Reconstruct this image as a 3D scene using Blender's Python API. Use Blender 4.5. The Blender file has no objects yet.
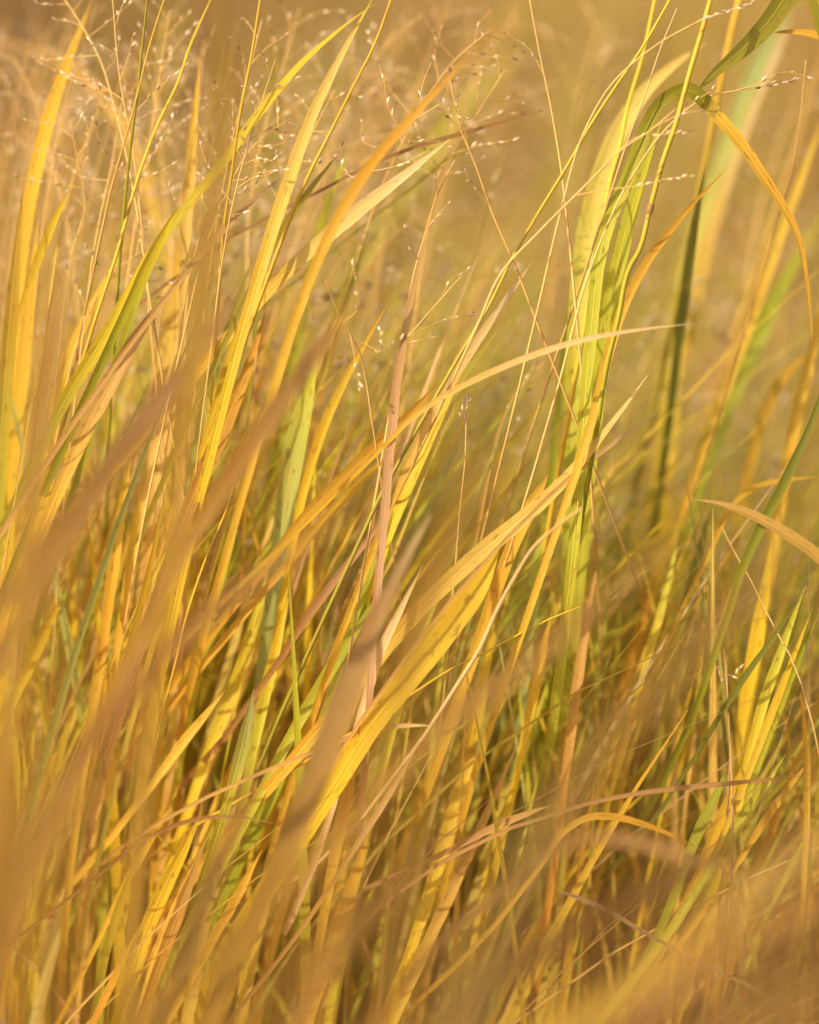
import bpy, math, random
from mathutils import Vector, noise
random.seed(11)
R = random.random
U = random.uniform
sc = bpy.context.scene
col = sc.collection

# ------------------------------------------------------------------ camera
PITCH = math.radians(5.0)
CAM = Vector((0, -3.0, 0.75))
FWD = Vector((0, math.cos(PITCH), -math.sin(PITCH)))
UPV = Vector((0, math.sin(PITCH), math.cos(PITCH)))
RGT = Vector((1, 0, 0))
PXF = 1024 * 200.0 / 36.0
cd = bpy.data.cameras.new('camera'); cam = bpy.data.objects.new('camera', cd); col.objects.link(cam)
cam.location = CAM; cam.rotation_euler = (math.radians(90) - PITCH, 0, 0)
cd.lens = 200; cd.sensor_width = 36; cd.sensor_fit = 'AUTO'; cd.clip_start = 0.05; cd.clip_end = 3000
cd.dof.use_dof = True; cd.dof.focus_distance = 3.0; cd.dof.aperture_fstop = 2.9; cd.dof.aperture_blades = 9
sc.camera = cam

def pix(x, y, D):
    return CAM + (FWD + RGT * ((x - 409.5) / PXF) + UPV * ((512 - y) / PXF)) * D

# ------------------------------------------------------------------ light
SUN_EL = math.radians(27); SUN_AZ = math.radians(-138)      # azimuth from +Y towards +X
sd = Vector((math.sin(SUN_AZ) * math.cos(SUN_EL), math.cos(SUN_AZ) * math.cos(SUN_EL), math.sin(SUN_EL)))
w = bpy.data.worlds.new('World'); sc.world = w; w.use_nodes = True
nt = w.node_tree; bg = nt.nodes['Background']
sky = nt.nodes.new('ShaderNodeTexSky'); sky.sky_type = 'NISHITA'; sky.sun_disc = False
sky.sun_elevation = SUN_EL; sky.sun_rotation = SUN_AZ
sky.dust_density = 3.0; sky.air_density = 1.0; sky.ozone_density = 0.6
nt.links.new(sky.outputs[0], bg.inputs[0]); bg.inputs[1].default_value = 0.15
ld = bpy.data.lights.new('sun', 'SUN'); lo = bpy.data.objects.new('sun', ld); col.objects.link(lo)
ld.energy = 4.6; ld.angle = math.radians(0.5); ld.color = (1.0, 0.86, 0.64)
lo.rotation_euler = sd.to_track_quat('Z', 'Y').to_euler(); lo.location = (-4, -4, 6)

sc.view_settings.view_transform = 'Standard'; sc.view_settings.look = 'None'
sc.view_settings.exposure = 0.38; sc.view_settings.gamma = 1.0
sc.cycles.use_denoising = True
sc.cycles.max_bounces = 10; sc.cycles.diffuse_bounces = 8; sc.cycles.transmission_bounces = 8; sc.cycles.glossy_bounces = 2
sc.cycles.use_adaptive_sampling = False

# ------------------------------------------------------------------ materials
def leaf_material(name, trans=0.56, spots=0.6, rough=0.5, streak=1.0):
    m = bpy.data.materials.new(name); m.use_nodes = True
    n = m.node_tree.nodes; L = m.node_tree.links; n.clear()
    out = n.new('ShaderNodeOutputMaterial')
    at = n.new('ShaderNodeAttribute'); at.attribute_name = 'tint'
    uv = n.new('ShaderNodeUVMap')
    # parallel veins
    mp = n.new('ShaderNodeMapping'); mp.inputs['Scale'].default_value = (11.0, 9.0, 1)
    L.new(uv.outputs[0], mp.inputs[0])
    nz = n.new('ShaderNodeTexNoise'); nz.inputs['Scale'].default_value = 1.0; nz.inputs['Detail'].default_value = 3
    L.new(mp.outputs[0], nz.inputs[0])
    mr = n.new('ShaderNodeMapRange'); mr.inputs[1].default_value = 0.3; mr.inputs[2].default_value = 0.7
    mr.inputs[3].default_value = 1 - 0.20 * streak; mr.inputs[4].default_value = 1 + 0.06 * streak
    L.new(nz.outputs[0], mr.inputs[0])
    # wide tonal drift along the blade
    mp2 = n.new('ShaderNodeMapping'); mp2.inputs['Scale'].default_value = (1.2, 16.0, 1)
    L.new(uv.outputs[0], mp2.inputs[0])
    nz2 = n.new('ShaderNodeTexNoise'); nz2.inputs['Scale'].default_value = 1.0; nz2.inputs['Detail'].default_value = 2
    L.new(mp2.outputs[0], nz2.inputs[0])
    mx = n.new('ShaderNodeMix'); mx.data_type = 'RGBA'; mx.blend_type = 'MULTIPLY'; mx.inputs[0].default_value = 1
    L.new(at.outputs[0], mx.inputs[6]); L.new(mr.outputs[0], mx.inputs[7])
    mr2 = n.new('ShaderNodeMapRange'); mr2.inputs[1].default_value = 0.48; mr2.inputs[2].default_value = 0.72
    mr2.inputs[3].default_value = 0; mr2.inputs[4].default_value = 0.45
    L.new(nz2.outputs[0], mr2.inputs[0])
    mxo = n.new('ShaderNodeMix'); mxo.data_type = 'RGBA'; mxo.blend_type = 'MULTIPLY'
    mxo.inputs[7].default_value = (0.95, 0.62, 0.30, 1)
    L.new(mr2.outputs[0], mxo.inputs[0]); L.new(mx.outputs[2], mxo.inputs[6])
    # brown senescence spots
    mp3 = n.new('ShaderNodeMapping'); mp3.inputs['Scale'].default_value = (3.0, 110.0, 1)
    L.new(uv.outputs[0], mp3.inputs[0])
    nz3 = n.new('ShaderNodeTexNoise'); nz3.inputs['Scale'].default_value = 1.0; nz3.inputs['Detail'].default_value = 4
    L.new(mp3.outputs[0], nz3.inputs[0])
    mr3 = n.new('ShaderNodeMapRange'); mr3.inputs[1].default_value = 0.60; mr3.inputs[2].default_value = 0.70
    mr3.inputs[3].default_value = 0; mr3.inputs[4].default_value = spots
    L.new(nz3.outputs[0], mr3.inputs[0])
    mxs = n.new('ShaderNodeMix'); mxs.data_type = 'RGBA'
    mxs.inputs[7].default_value = (0.22, 0.095, 0.028, 1)
    L.new(mr3.outputs[0], mxs.inputs[0]); L.new(mxo.outputs[2], mxs.inputs[6])
    pr = n.new('ShaderNodeBsdfPrincipled'); pr.inputs['Roughness'].default_value = rough
    pr.inputs['Specular IOR Level'].default_value = 0.15
    L.new(mxs.outputs[2], pr.inputs['Base Color'])
    bp = n.new('ShaderNodeBump'); bp.inputs['Strength'].default_value = 0.12; bp.inputs['Distance'].default_value = 0.0006
    L.new(nz.outputs[0], bp.inputs['Height']); L.new(bp.outputs[0], pr.inputs['Normal'])
    tr = n.new('ShaderNodeBsdfTranslucent'); L.new(mxs.outputs[2], tr.inputs[0])
    ms = n.new('ShaderNodeMixShader'); ms.inputs[0].default_value = trans
    L.new(pr.outputs[0], ms.inputs[1]); L.new(tr.outputs[0], ms.inputs[2]); L.new(ms.outputs[0], out.inputs[0])
    return m
M_LEAF = leaf_material('grass_leaf')
M_DRY = leaf_material('dry_grass_leaf', trans=0.46, spots=0.6, rough=0.6, streak=1.3)
M_STALK = leaf_material('grass_stalk', trans=0.15, spots=0.35, rough=0.4, streak=0.7)
M_RIB = leaf_material('leaf_midrib', trans=0.2, spots=0.2, streak=0.5)

def seed_material(name, c1, c2):
    m = bpy.data.materials.new(name); m.use_nodes = True
    n = m.node_tree.nodes; L = m.node_tree.links; pr = n['Principled BSDF']
    oi = n.new('ShaderNodeObjectInfo'); tc = n.new('ShaderNodeTexCoord')
    nz = n.new('ShaderNodeTexNoise'); nz.inputs['Scale'].default_value = 900; L.new(tc.outputs['Object'], nz.inputs[0])
    ad = n.new('ShaderNodeMath'); ad.operation = 'MULTIPLY_ADD'; ad.inputs[1].default_value = 0.6
    L.new(nz.outputs[0], ad.inputs[0]); 
    sb = n.new('ShaderNodeMath'); sb.operation = 'MULTIPLY_ADD'; sb.inputs[1].default_value = 0.9; sb.inputs[2].default_value = -0.25
    L.new(oi.outputs['Random'], sb.inputs[0]); L.new(sb.outputs[0], ad.inputs[2])
    cr = n.new('ShaderNodeValToRGB'); cr.color_ramp.elements[0].color = (*c1, 1); cr.color_ramp.elements[1].color = (*c2, 1)
    L.new(ad.outputs[0], cr.inputs[0]); L.new(cr.outputs[0], pr.inputs['Base Color'])
    pr.inputs['Roughness'].default_value = 0.35
    tr = n.new('ShaderNodeBsdfTranslucent'); L.new(cr.outputs[0], tr.inputs[0])
    ms = n.new('ShaderNodeMixShader'); ms.inputs[0].default_value = 0.3
    L.new(pr.outputs[0], ms.inputs[1]); L.new(tr.outputs[0], ms.inputs[2])
    L.new(ms.outputs[0], n['Material Output'].inputs[0])
    return m
M_SEED = seed_material('pale_spikelet', (0.86, 0.72, 0.52), (0.62, 0.42, 0.22))
M_SEED_SHADED = seed_material('shaded_spikelet', (0.20, 0.11, 0.06), (0.42, 0.26, 0.13))  # same spikelet with shade put into its colour

m = bpy.data.materials.new('thatch_soil'); m.use_nodes = True
n = m.node_tree.nodes; L = m.node_tree.links
nz = n.new('ShaderNodeTexNoise'); nz.inputs['Scale'].default_value = 9; nz.inputs['Detail'].default_value = 8
tc = n.new('ShaderNodeTexCoord'); L.new(tc.outputs['Object'], nz.inputs[0])
cr = n.new('ShaderNodeValToRGB'); cr.color_ramp.elements[0].color = (0.20, 0.125, 0.05, 1); cr.color_ramp.elements[1].color = (0.48, 0.32, 0.14, 1)
cr.color_ramp.elements[0].position = 0.3; cr.color_ramp.elements[1].position = 0.7
L.new(nz.outputs[0], cr.inputs[0]); L.new(cr.outputs[0], n['Principled BSDF'].inputs['Base Color'])
n['Principled BSDF'].inputs['Roughness'].default_value = 0.9
M_SOIL = m

PAL = dict(gold=(.78, .50, .06), yellow=(.82, .58, .04), cream=(.84, .60, .17), orange=(.68, .36, .045), tan=(.63, .385, .12),
           rose=(.56, .33, .19), brown=(.36, .19, .06), redbrown=(.42, .22, .07), lime=(.60, .58, .06), green=(.37, .38, .03),
           olive=(.38, .31, .045), mint=(.46, .50, .17), dkgreen=(.22, .23, .035), mauve=(.46, .265, .10), amber=(.72, .42, .05),
           straw=(.72, .47, .16), bark=(.21, .115, .035), russet=(.27, .135, .035), shade_olive=(.27, .235, .015), umber=(.30, .155, .04), pale=(.82, .60, .30))
def mixc(a, b, t): return tuple(a[i] * (1 - t) + b[i] * t for i in range(3))
def jit(c, k=0.10):
    g = 1 + U(-k, k); h = U(-k, k) * 0.6
    return (min(.9, c[0] * g), min(.9, c[1] * g * (1 + h)), c[2] * g)

# ------------------------------------------------------------------ mesh collector
class MB:
    def __init__(s): s.v = []; s.f = []; s.uv = []; s.c = []
    def build(s, name, mat, parent=None, loc=None):
        me = bpy.data.meshes.new(name)
        v = s.v
        if loc is not None: v = [(p[0] - loc[0], p[1] - loc[1], p[2] - loc[2]) for p in v]
        me.from_pydata(v, [], s.f)
        ul = me.uv_layers.new(name='UVMap')
        idx = [0] * len(me.loops); me.loops.foreach_get('vertex_index', idx)
        buf = []
        for i in idx: buf += s.uv[i]
        ul.data.foreach_set('uv', buf)
        ca = me.color_attributes.new('tint', 'FLOAT_COLOR', 'POINT')
        cb = []
        for c in s.c: cb += [c[0], c[1], c[2], 1.0]
        ca.data.foreach_set('color', cb)
        me.polygons.foreach_set('use_smooth', [True] * len(me.polygons))
        me.materials.append(mat); me.update()
        o = bpy.data.objects.new(name, me); col.objects.link(o)
        if loc is not None: o.location = loc
        if parent is not None:
            o.parent = parent; o.location = (Vector(loc) - Vector(parent.location)) if loc is not None else (0, 0, 0)
        return o

def crom(P, n):
    """Smooth curve through P (tuples) with chord-length tangents, so uneven spacing never loops; n samples per span."""
    k = len(P[0]); N = len(P)
    d = [max(1e-9, math.sqrt(sum((P[i + 1][a] - P[i][a]) ** 2 for a in range(k)))) for i in range(N - 1)]
    sl = [[(P[i + 1][a] - P[i][a]) / d[i] for a in range(k)] for i in range(N - 1)]
    T = []
    for i in range(N):
        if i == 0: T.append(sl[0])
        elif i == N - 1: T.append(sl[-1])
        else: T.append([(sl[i - 1][a] * d[i] + sl[i][a] * d[i - 1]) / (d[i] + d[i - 1]) for a in range(k)])
    out = []
    for i in range(N - 1):
        for j in range(n):
            t = j / n; t2 = t * t; t3 = t2 * t
            out.append(tuple((2 * t3 - 3 * t2 + 1) * P[i][a] + (t3 - 2 * t2 + t) * d[i] * T[i][a]
                             + (-2 * t3 + 3 * t2) * P[i + 1][a] + (t3 - t2) * d[i] * T[i + 1][a] for a in range(k)))
    out.append(tuple(P[-1]))
    return out

def ribbon(mb, pts, wid, cols, roll=0.0, twist=0.0, fold=0.14, across=2, side=None, view=CAM):
    """A leaf: centreline pts (Vectors), width per point (m), colour per point; folded along its midrib, turned by roll+twist."""
    n = len(pts); b = len(mb.v); v0 = R() * 40; u0 = R() * 30; Ls = 0.0
    for i in range(n):
        t = (pts[min(i + 1, n - 1)] - pts[max(i - 1, 0)])
        if t.length < 1e-9: t = Vector((0, 0, 1))
        t.normalize()
        if side is None:
            vw = (view - pts[i]).normalized()
            s = t.cross(vw)
        else:
            s = side - t * side.dot(t)
        if s.length < 1e-5: s = t.orthogonal()
        s.normalize(); nn = s.cross(t)
        a = roll + twist * (i / (n - 1))
        s2 = s * math.cos(a) + nn * math.sin(a); n2 = nn * math.cos(a) - s * math.sin(a)
        h = wid[i] * 0.5
        if i: Ls += (pts[i] - pts[i - 1]).length
        for k in range(across + 1):
            q = k / across * 2 - 1
            p = pts[i] + s2 * (q * h) - n2 * (fold * wid[i] * (1 - abs(q)) if across > 1 else 0)
            mb.v.append(p[:]); mb.uv.append((u0 + (q + 1) * 0.5, v0 + Ls)); mb.c.append(cols[i])
    A = across + 1
    for i in range(n - 1):
        for k in range(across):
            mb.f.append((b + i * A + k, b + i * A + k + 1, b + (i + 1) * A + k + 1, b + (i + 1) * A + k))

def tube(mb, pts, rad, cols, sides=6):
    n = len(pts); b = len(mb.v); v0 = R() * 40; u0 = R() * 30; Ls = 0
    prev = None
    for i in range(n):
        t = (pts[min(i + 1, n - 1)] - pts[max(i - 1, 0)])
        if t.length < 1e-9: t = Vector((0, 0, 1))
        t.normalize()
        s = t.orthogonal() if prev is None else prev - t * prev.dot(t)
        if s.length < 1e-6: s = t.orthogonal()
        s.normalize(); prev = s; q = t.cross(s)
        if i: Ls += (pts[i] - pts[i - 1]).length
        for k in range(sides):
            a = 2 * math.pi * k / sides
            p = pts[i] + (s * math.cos(a) + q * math.sin(a)) * rad[i]
            mb.v.append(p[:]); mb.uv.append((u0 + k / sides, v0 + Ls)); mb.c.append(cols[i])
    for i in range(n - 1):
        for k in range(sides):
            k2 = (k + 1) % sides
            mb.f.append((b + i * sides + k, b + i * sides + k2, b + (i + 1) * sides + k2, b + (i + 1) * sides + k))
    mb.f.append(tuple(b + (n - 1) * sides + k for k in range(sides)))

def root_of(P0, P1):
    """Where a shoot seen from P0 upwards meets the soil: it bends towards upright on its way down."""
    t = P1 - P0
    if t.z > 1e-4: k = Vector((t.x / t.z, t.y / t.z, 0))
    else: k = Vector((math.copysign(0.9, t.x) if abs(t.x) > 1e-6 else 0.0, 0, 0))
    if k.length > 1.1: k *= 1.1 / k.length
    return Vector((P0.x, P0.y, 0)) - k * P0.z * 0.5, k

def path3(px, D, dd, back=None):
    """Photo-traced centreline -> real points; depth drifts by dd from base to tip; then down to the soil."""
    n = len(px)
    P = [pix(px[i][0], px[i][1], D + dd * (i / max(1, n - 1))) for i in range(n)]
    G, k = root_of(P[0], P[1])
    if D > 2.8: G.y += back if back is not None else U(.2, .45)
    t = (P[1] - P[0]).normalized(); h = (P[0] - G).length
    a = P[0] - t * h * .35; b = G + Vector((0, 0, h * .35))
    mid = G * .125 + b * .375 + a * .375 + P[0] * .125        # halfway down a smooth bend
    return [G, mid] + P

def tagit(o, label, cat, group=None, kind=None):
    o['label'] = label
    if cat: o['category'] = cat
    if group: o['group'] = group
    if kind: o['kind'] = kind

def prof(kind, s):
    if s < 0: return 0.72
    if kind == 'L':   # lance-shaped leaf
        a = 0.74 + 0.26 * min(1, s / .4)
        return a * (1 if s < .5 else max(.04, 1 - ((s - .5) / .5) ** 1.5))
    if kind == 'P':   # broad to near its abruptly pointed tip
        return (0.8 + 0.2 * s) * (1 if s < .82 else max(.04, 1 - ((s - .82) / .18) ** 1.3))
    if kind == 'C':   # runs on out of sight at both ends
        return 1.0 - 0.25 * s
    return 1.0

def blade(label, c0, c1, D, wpx, pts, kind='L', dd=None, roll=None, twist=None, rib=None, group=None, dry=False, ctip=None, name='grass_leaf', fold=0.14, stops=None, back=None):
    px = [(pts[i], pts[i + 1]) for i in range(0, len(pts), 2)]
    for _ in range(2): px = [px[0]] + [(px[i][0] * .5 + (px[i - 1][0] + px[i + 1][0]) * .25, px[i][1] * .5 + (px[i - 1][1] + px[i + 1][1]) * .25) if i and not stops else px[i] for i in range(1, len(px) - 1)] + [px[-1]]
    if 3.06 < D < 3.4 and min(p[1] for p in px) > 430: D = 3 + (D - 3) * .55; dd = U(-.03, .03) if dd is None else dd
    if dd is None: dd = U(-.09, .09) * (0.5 if abs(D - 3) < .12 else 1.6)
    W = path3(px, D, dd, back)
    per = 7 if len(px) < 6 else 5
    C = [Vector(p) for p in crom([tuple(p) for p in W], per)]
    nb = 2 * per
    n = len(C)
    if group in (GB, GG) and wpx < 20 and not stops: wpx *= .84
    roll = U(-.35, .35) if roll is None else roll
    twist = U(-.4, .4) if twist is None else twist
    a0, a1 = jit(PAL[c0], .07), jit(PAL[c1], .07)
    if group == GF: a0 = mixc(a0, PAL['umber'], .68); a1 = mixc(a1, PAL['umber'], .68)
    at = PAL[ctip] if ctip else mixc(a1, PAL['brown'], .45)
    wid, cols = [], []
    wob = U(0, 50)
    for i in range(n):
        s = (i - nb) / (n - 1 - nb)
        w_ = prof(kind, s) * wpx * D / PXF * 1.08 / max(.72, math.cos(roll))
        w_ *= 1 + 0.04 * noise.noise(Vector((wob, i * .33, 0)))
        wid.append(max(w_, .0003))
        c = mixc(a0, a1, min(1, max(0, s * 1.15 + .12 * noise.noise(Vector((wob, i * .4, 9))))))
        if stops:
            for (sa, ca), (sb, cb) in zip(stops, stops[1:]):
                if sa <= max(0, s) <= sb: c = mixc(PAL[ca], PAL[cb], (max(0, s) - sa) / (sb - sa))
        if s > .86: c = mixc(c, at, (s - .86) / .14)
        cols.append(c)
    # slight natural waver of the centreline
    for i in range(1, n):
        C[i] = C[i] + Vector((noise.noise(Vector((wob, i * .22, 3))), noise.noise(Vector((wob, i * .22, 7))) * 2, 0)) * (.0004 * min(1, i / nb))
    mb = MB(); ribbon(mb, C, wid, cols, roll, twist, fold, across=4 if wpx >= 9 and D > 2.7 else 2)
    root = C[0]
    o = mb.build(name, M_DRY if dry else M_LEAF, None, root)
    tagit(o, label, 'grass blade', group)
    if rib is None: rib = wpx >= 12 and 2.75 < D < 3.3
    if rib:
        mr = MB(); k0 = max(0, nb - 3)
        # midrib keel under the fold
        pp, rr, cc = [], [], []
        for i in range(k0, n - 2):
            t = (C[i + 1] - C[i - 1 if i else 0]).normalized(); vw = (CAM - C[i]).normalized()
            s = t.cross(vw).normalized(); nn = s.cross(t); a = roll + twist * (i / (n - 1))
            n2 = nn * math.cos(a) - s * math.sin(a)
            pp.append(C[i] - n2 * (fold * wid[i]) + n2 * .0001); rr.append(.00030 * (1 - .6 * (i - k0) / (n - k0))); cc.append(mixc(cols[i], PAL['cream'], .15))
        tube(mr, pp, rr, cc, 5); mr.build('midrib', M_RIB, o, root)
    return o

# spikelets: a few shared shapes of the small pointed grain between its husks
def spikelet_mesh(name, mat, ln, wd, gape):
    v, f = [], []
    def spindle(ax, ln, wd):
        b = len(v); rings = [(0, .12), (.15, .6), (.38, 1.0), (.62, .85), (.84, .42), (1, .02)]
        s = ax.orthogonal().normalized(); q = ax.cross(s)
        for t, r in rings:
            for k in range(6):
                a = k * math.pi / 3
                p = ax * (t * ln) + (s * math.cos(a) + q * math.sin(a) * .8) * (r * wd * .5); v.append(p[:])
        for i in range(5):
            for k in range(6):
                f.append((b + i * 6 + k, b + i * 6 + (k + 1) % 6, b + (i + 1) * 6 + (k + 1) % 6, b + (i + 1) * 6 + k))
    spindle(Vector((0, 0, 1)), ln, wd)
    if gape:
        spindle(Vector((math.sin(gape), 0, math.cos(gape))), ln * .85, wd * .6)
        spindle(Vector((-math.sin(gape) * .8, .1, math.cos(gape))).normalized(), ln * .7, wd * .5)
    me = bpy.data.meshes.new(name); me.from_pydata(v, [], f)
    me.polygons.foreach_set('use_smooth', [True] * len(me.polygons)); me.materials.append(mat); me.update()
    return me
SPK = [spikelet_mesh('spikelet', M_SEED, .0042, .0017, 0), spikelet_mesh('spikelet', M_SEED, .0040, .0015, .45), spikelet_mesh('spikelet', M_SEED, .0036, .0015, .3)]
SPK_SHADED = [spikelet_mesh('spikelet', M_SEED_SHADED, .0042, .0016, 0), spikelet_mesh('spikelet', M_SEED_SHADED, .0040, .0014, .35)]

def put_spikelets(br, pts, root, dark, dens=1.0, start=.35):
    n = len(pts); tot = sum((pts[i + 1] - pts[i]).length for i in range(n - 1))
    cnt = max(3, int(tot * (1 - start) / .0050 * dens))
    for q in range(cnt):
        s = start + (1 - start) * (q + U(-.3, .3)) / max(1, cnt - 1); s = min(1, max(start * .8, s))
        f = s * (n - 1); i = min(n - 2, int(f)); p = pts[i].lerp(pts[i + 1], f - i)
        t = (pts[i + 1] - pts[i]).normalized()
        d = (t + Vector((U(-1, 1), U(-1, 1), U(-.6, .9))) * .55).normalized()
        in_shade = R() < dark  # this share gets the colour of grains in shadow
        me = random.choice(SPK_SHADED if in_shade else SPK)
        o = bpy.data.objects.new('spikelet', me); col.objects.link(o)
        o.parent = br; o.location = p + d * .0006 - root
        o.rotation_euler = d.to_track_quat('Z', 'Y').to_euler(); o.scale = (U(.65, 1.1),) * 3

def seed_stem(label, c, D, wpx, culm, branches, dark=.12, group='airy seed heads on thin stems', dd=None, dens=1.0, culm_seed=None, node=None):
    """A flowering stem: culm traced in the photo, side branches as offsets; each branch carries its own spikelets."""
    px = [(culm[i], culm[i + 1]) for i in range(0, len(culm), 2)]
    dd = U(-.06, .06) if dd is None else dd
    W = path3(px, D, dd, U(.35, .6)); per = 7
    C = [Vector(p) for p in crom([tuple(p) for p in W], per)]; n = len(C); root = C[0]
    e = bpy.data.objects.new('seed_stem', None); col.objects.link(e); e.location = root; e.empty_display_size = .05
    tagit(e, label, 'seed stem', group)
    c = jit(PAL[c], .08)
    mb = MB(); r0 = wpx * D / PXF * .5
    tube(mb, C, [r0 * (1.15 - .75 * i / (n - 1)) for i in range(n)], [mixc(c, PAL['straw'], i / n * .5) for i in range(n)])
    cu = mb.build('culm', M_STALK, e, root)
    if node:
        nb = MB(); q = pix(node[0], node[1], D + dd * .5)
        j = min(range(n), key=lambda i: (C[i] - q).length); j = min(max(j, 1), n - 2)
        t = (C[j + 1] - C[j - 1]).normalized(); h = .0035
        tube(nb, [C[j] - t * h, C[j] - t * h * .4, C[j] + t * h * .4, C[j] + t * h], [r0 * .9, r0 * 1.55, r0 * 1.5, r0 * .85], [PAL['brown']] * 4, 8)
        nb.build('node', M_STALK, e, root)
    if culm_seed is not None:
        put_spikelets(cu, C, root, dark, dens, culm_seed)
    for b in branches:
        bp = [(b[i], b[i + 1]) for i in range(0, len(b), 2)]
        # first point snaps to the culm
        q = pix(bp[0][0], bp[0][1], D + dd)
        j = min(range(n), key=lambda i: (C[i] - q).length); base = C[j]
        Db = (base - CAM).dot(FWD); sl = U(-.03, .03)
        pts = [tuple(base)] + [tuple(pix(x, y, Db + sl * (i + 1) / len(bp))) for i, (x, y) in enumerate(bp[1:])]
        B = [Vector(p) for p in crom(pts, 6)]
        mbb = MB(); m_ = len(B)
        tube(mbb, B, [max(.00016, r0 * .42 * (1 - .6 * i / (m_ - 1))) for i in range(m_)], [mixc(c, PAL['straw'], .6)] * m_, 5)
        br = mbb.build('branch', M_STALK, e, root)
        put_spikelets(br, B, root, dark, dens, .34)
    return e

def panicle(label, c, D, wpx, culm, nb, spread, dark=.12, top=.5, **k):
    """Open panicle: nb branches fan out of the upper part of the culm."""
    px = [(culm[i], culm[i + 1]) for i in range(0, len(culm), 2)]
    cc = crom(px, 8); m_ = len(cc); br = []
    for q in range(nb):
        s = 1 - top + top * (q + U(0, .7)) / nb; i = min(m_ - 2, int(s * (m_ - 1))); x, y = cc[i]
        dx, dy = cc[i + 1][0] - cc[i][0], cc[i + 1][1] - cc[i][1]; l = math.hypot(dx, dy) or 1; dx /= l; dy /= l
        sg = 1 if q % 2 else -1; an = sg * U(.35, 1.0); ln = spread * U(.6, 1.1) * (1.15 - .6 * (s - 1 + top) / top)
        ca, sa = math.cos(an), math.sin(an); ex, ey = dx * ca - dy * sa, dx * sa + dy * ca
        br.append((x, y, x + ex * ln * .5, y + ey * ln * .5 - 1, x + ex * ln + U(-6, 6), y + ey * ln + U(0, .22) * ln))
    return seed_stem(label, c, D, wpx, culm, br, dark, **k)

def stalk(label, c0, c1, D, wpx, pts, group='thin grass stalks', dd=None, taper=.5, node=None, name='grass_stalk', back=None):
    px = [(pts[i], pts[i + 1]) for i in range(0, len(pts), 2)]
    dd = U(-.07, .07) if dd is None else dd
    C = [Vector(p) for p in crom([tuple(p) for p in path3(px, D, dd, back or U(.3, .5))], 7)]; n = len(C)
    a0, a1 = jit(PAL[c0], .07), jit(PAL[c1], .07); r0 = wpx * D / PXF * .43
    a0 = tuple(v * .8 for v in a0); a1 = tuple(v * .85 for v in a1)
    mb = MB(); tube(mb, C, [r0 * (1 - (1 - taper) * i / (n - 1)) for i in range(n)], [mixc(a0, a1, min(1, max(0, (i - 10) / (n - 11)))) for i in range(n)], 7)
    o = mb.build(name, M_STALK, None, C[0]); tagit(o, label, 'grass stalk', group)
    if node:
        nb = MB(); q = pix(node[0], node[1], D + dd * .5)
        j = min(range(n), key=lambda i: (C[i] - q).length); j = min(max(j, 1), n - 2)
        t = (C[j + 1] - C[j - 1]).normalized(); h = .0035
        tube(nb, [C[j] - t * h, C[j] - t * h * .4, C[j] + t * h * .4, C[j] + t * h], [r0 * .8, r0 * 1.35, r0 * 1.3, r0 * .8], [PAL['brown']] * 4, 8)
        nb.build('node', M_STALK, o, C[0])
    return o

GB = 'golden blades of the grass stand'; GG = 'green blades of the grass stand'; GF = 'soft blurred blades close to the lens'; GD = 'dry tan and brown blades'
B = blade
# --- tall blades on the side of the dark brown corner
B('tall golden mottled blade with an orange-brown tip, curving up towards the dark corner', 'yellow', 'amber', 3.1, 17, [4,470,8,340,19,250,34,164,48,109,65,68,82,27,94,-8], ctip='brown', group=GB, roll=.2, twist=.3)
B('yellow blade with a greenish edge running beside the tall mottled golden one', 'yellow', 'gold', 3.10, 17, [5,520,10,470,17,425,26,357,32,255,38,215], group=GB)
B('bright yellow strip at the picture edge below the tall mottled golden blade', 'lime', 'gold', 3.05, 16, [-2,520,2,430,8,340,16,255,23,190], group=GB)
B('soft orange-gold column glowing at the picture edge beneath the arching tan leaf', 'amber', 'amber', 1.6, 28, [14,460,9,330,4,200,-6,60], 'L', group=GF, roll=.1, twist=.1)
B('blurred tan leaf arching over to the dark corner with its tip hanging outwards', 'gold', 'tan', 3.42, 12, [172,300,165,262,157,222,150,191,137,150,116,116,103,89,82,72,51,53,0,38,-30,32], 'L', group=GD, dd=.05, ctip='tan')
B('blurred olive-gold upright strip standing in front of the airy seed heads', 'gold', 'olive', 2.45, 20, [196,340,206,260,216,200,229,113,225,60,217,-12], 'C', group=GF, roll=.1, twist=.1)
B('narrow pale gold blade standing upright between thin stalks, tip below the seed haze', 'cream', 'gold', 3.06, 13, [183,320,184,260,187,188,195,120,200,56], group=GB, roll=.1)
B('broad bright gold upright blade behind the long brown-tan diagonal blur', 'cream', 'gold', 3.10, 24, [153,520,158,470,163,420,171,357,178,290,182,245,186,215], group=GB, roll=0, twist=.2)
B('yellow blade with a green foot bending up through the seed heads to a hair-thin tip', 'green', 'yellow', 3.02, 11, [130,320,147,258,165,230,190,200,215,178,232,150,253,116,290,75,311,51,338,27,376,3], group=GG, roll=.3)
B('short green and yellow leaf below the upright pale gold blade', 'green', 'yellow', 3.0, 12, [110,345,135,300,147,258,165,230,180,205], group=GG)
B('twisted rose-tan dry leaf leaning among the seed heads', 'tan', 'rose', 3.0, 7, [176,285,195,260,219,232,246,202,280,178], group=GD, dry=True)
B('tan blade bent sideways near the top, its tip lost in haze', 'tan', 'gold', 3.25, 6, [105,100,126,58,150,34,178,20,200,12], group=GD)
B('short yellow blade tip poking up beside the tall mottled one', 'yellow', 'yellow', 3.05, 10, [24,300,37,258,51,222,70,188], group=GB)
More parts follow.
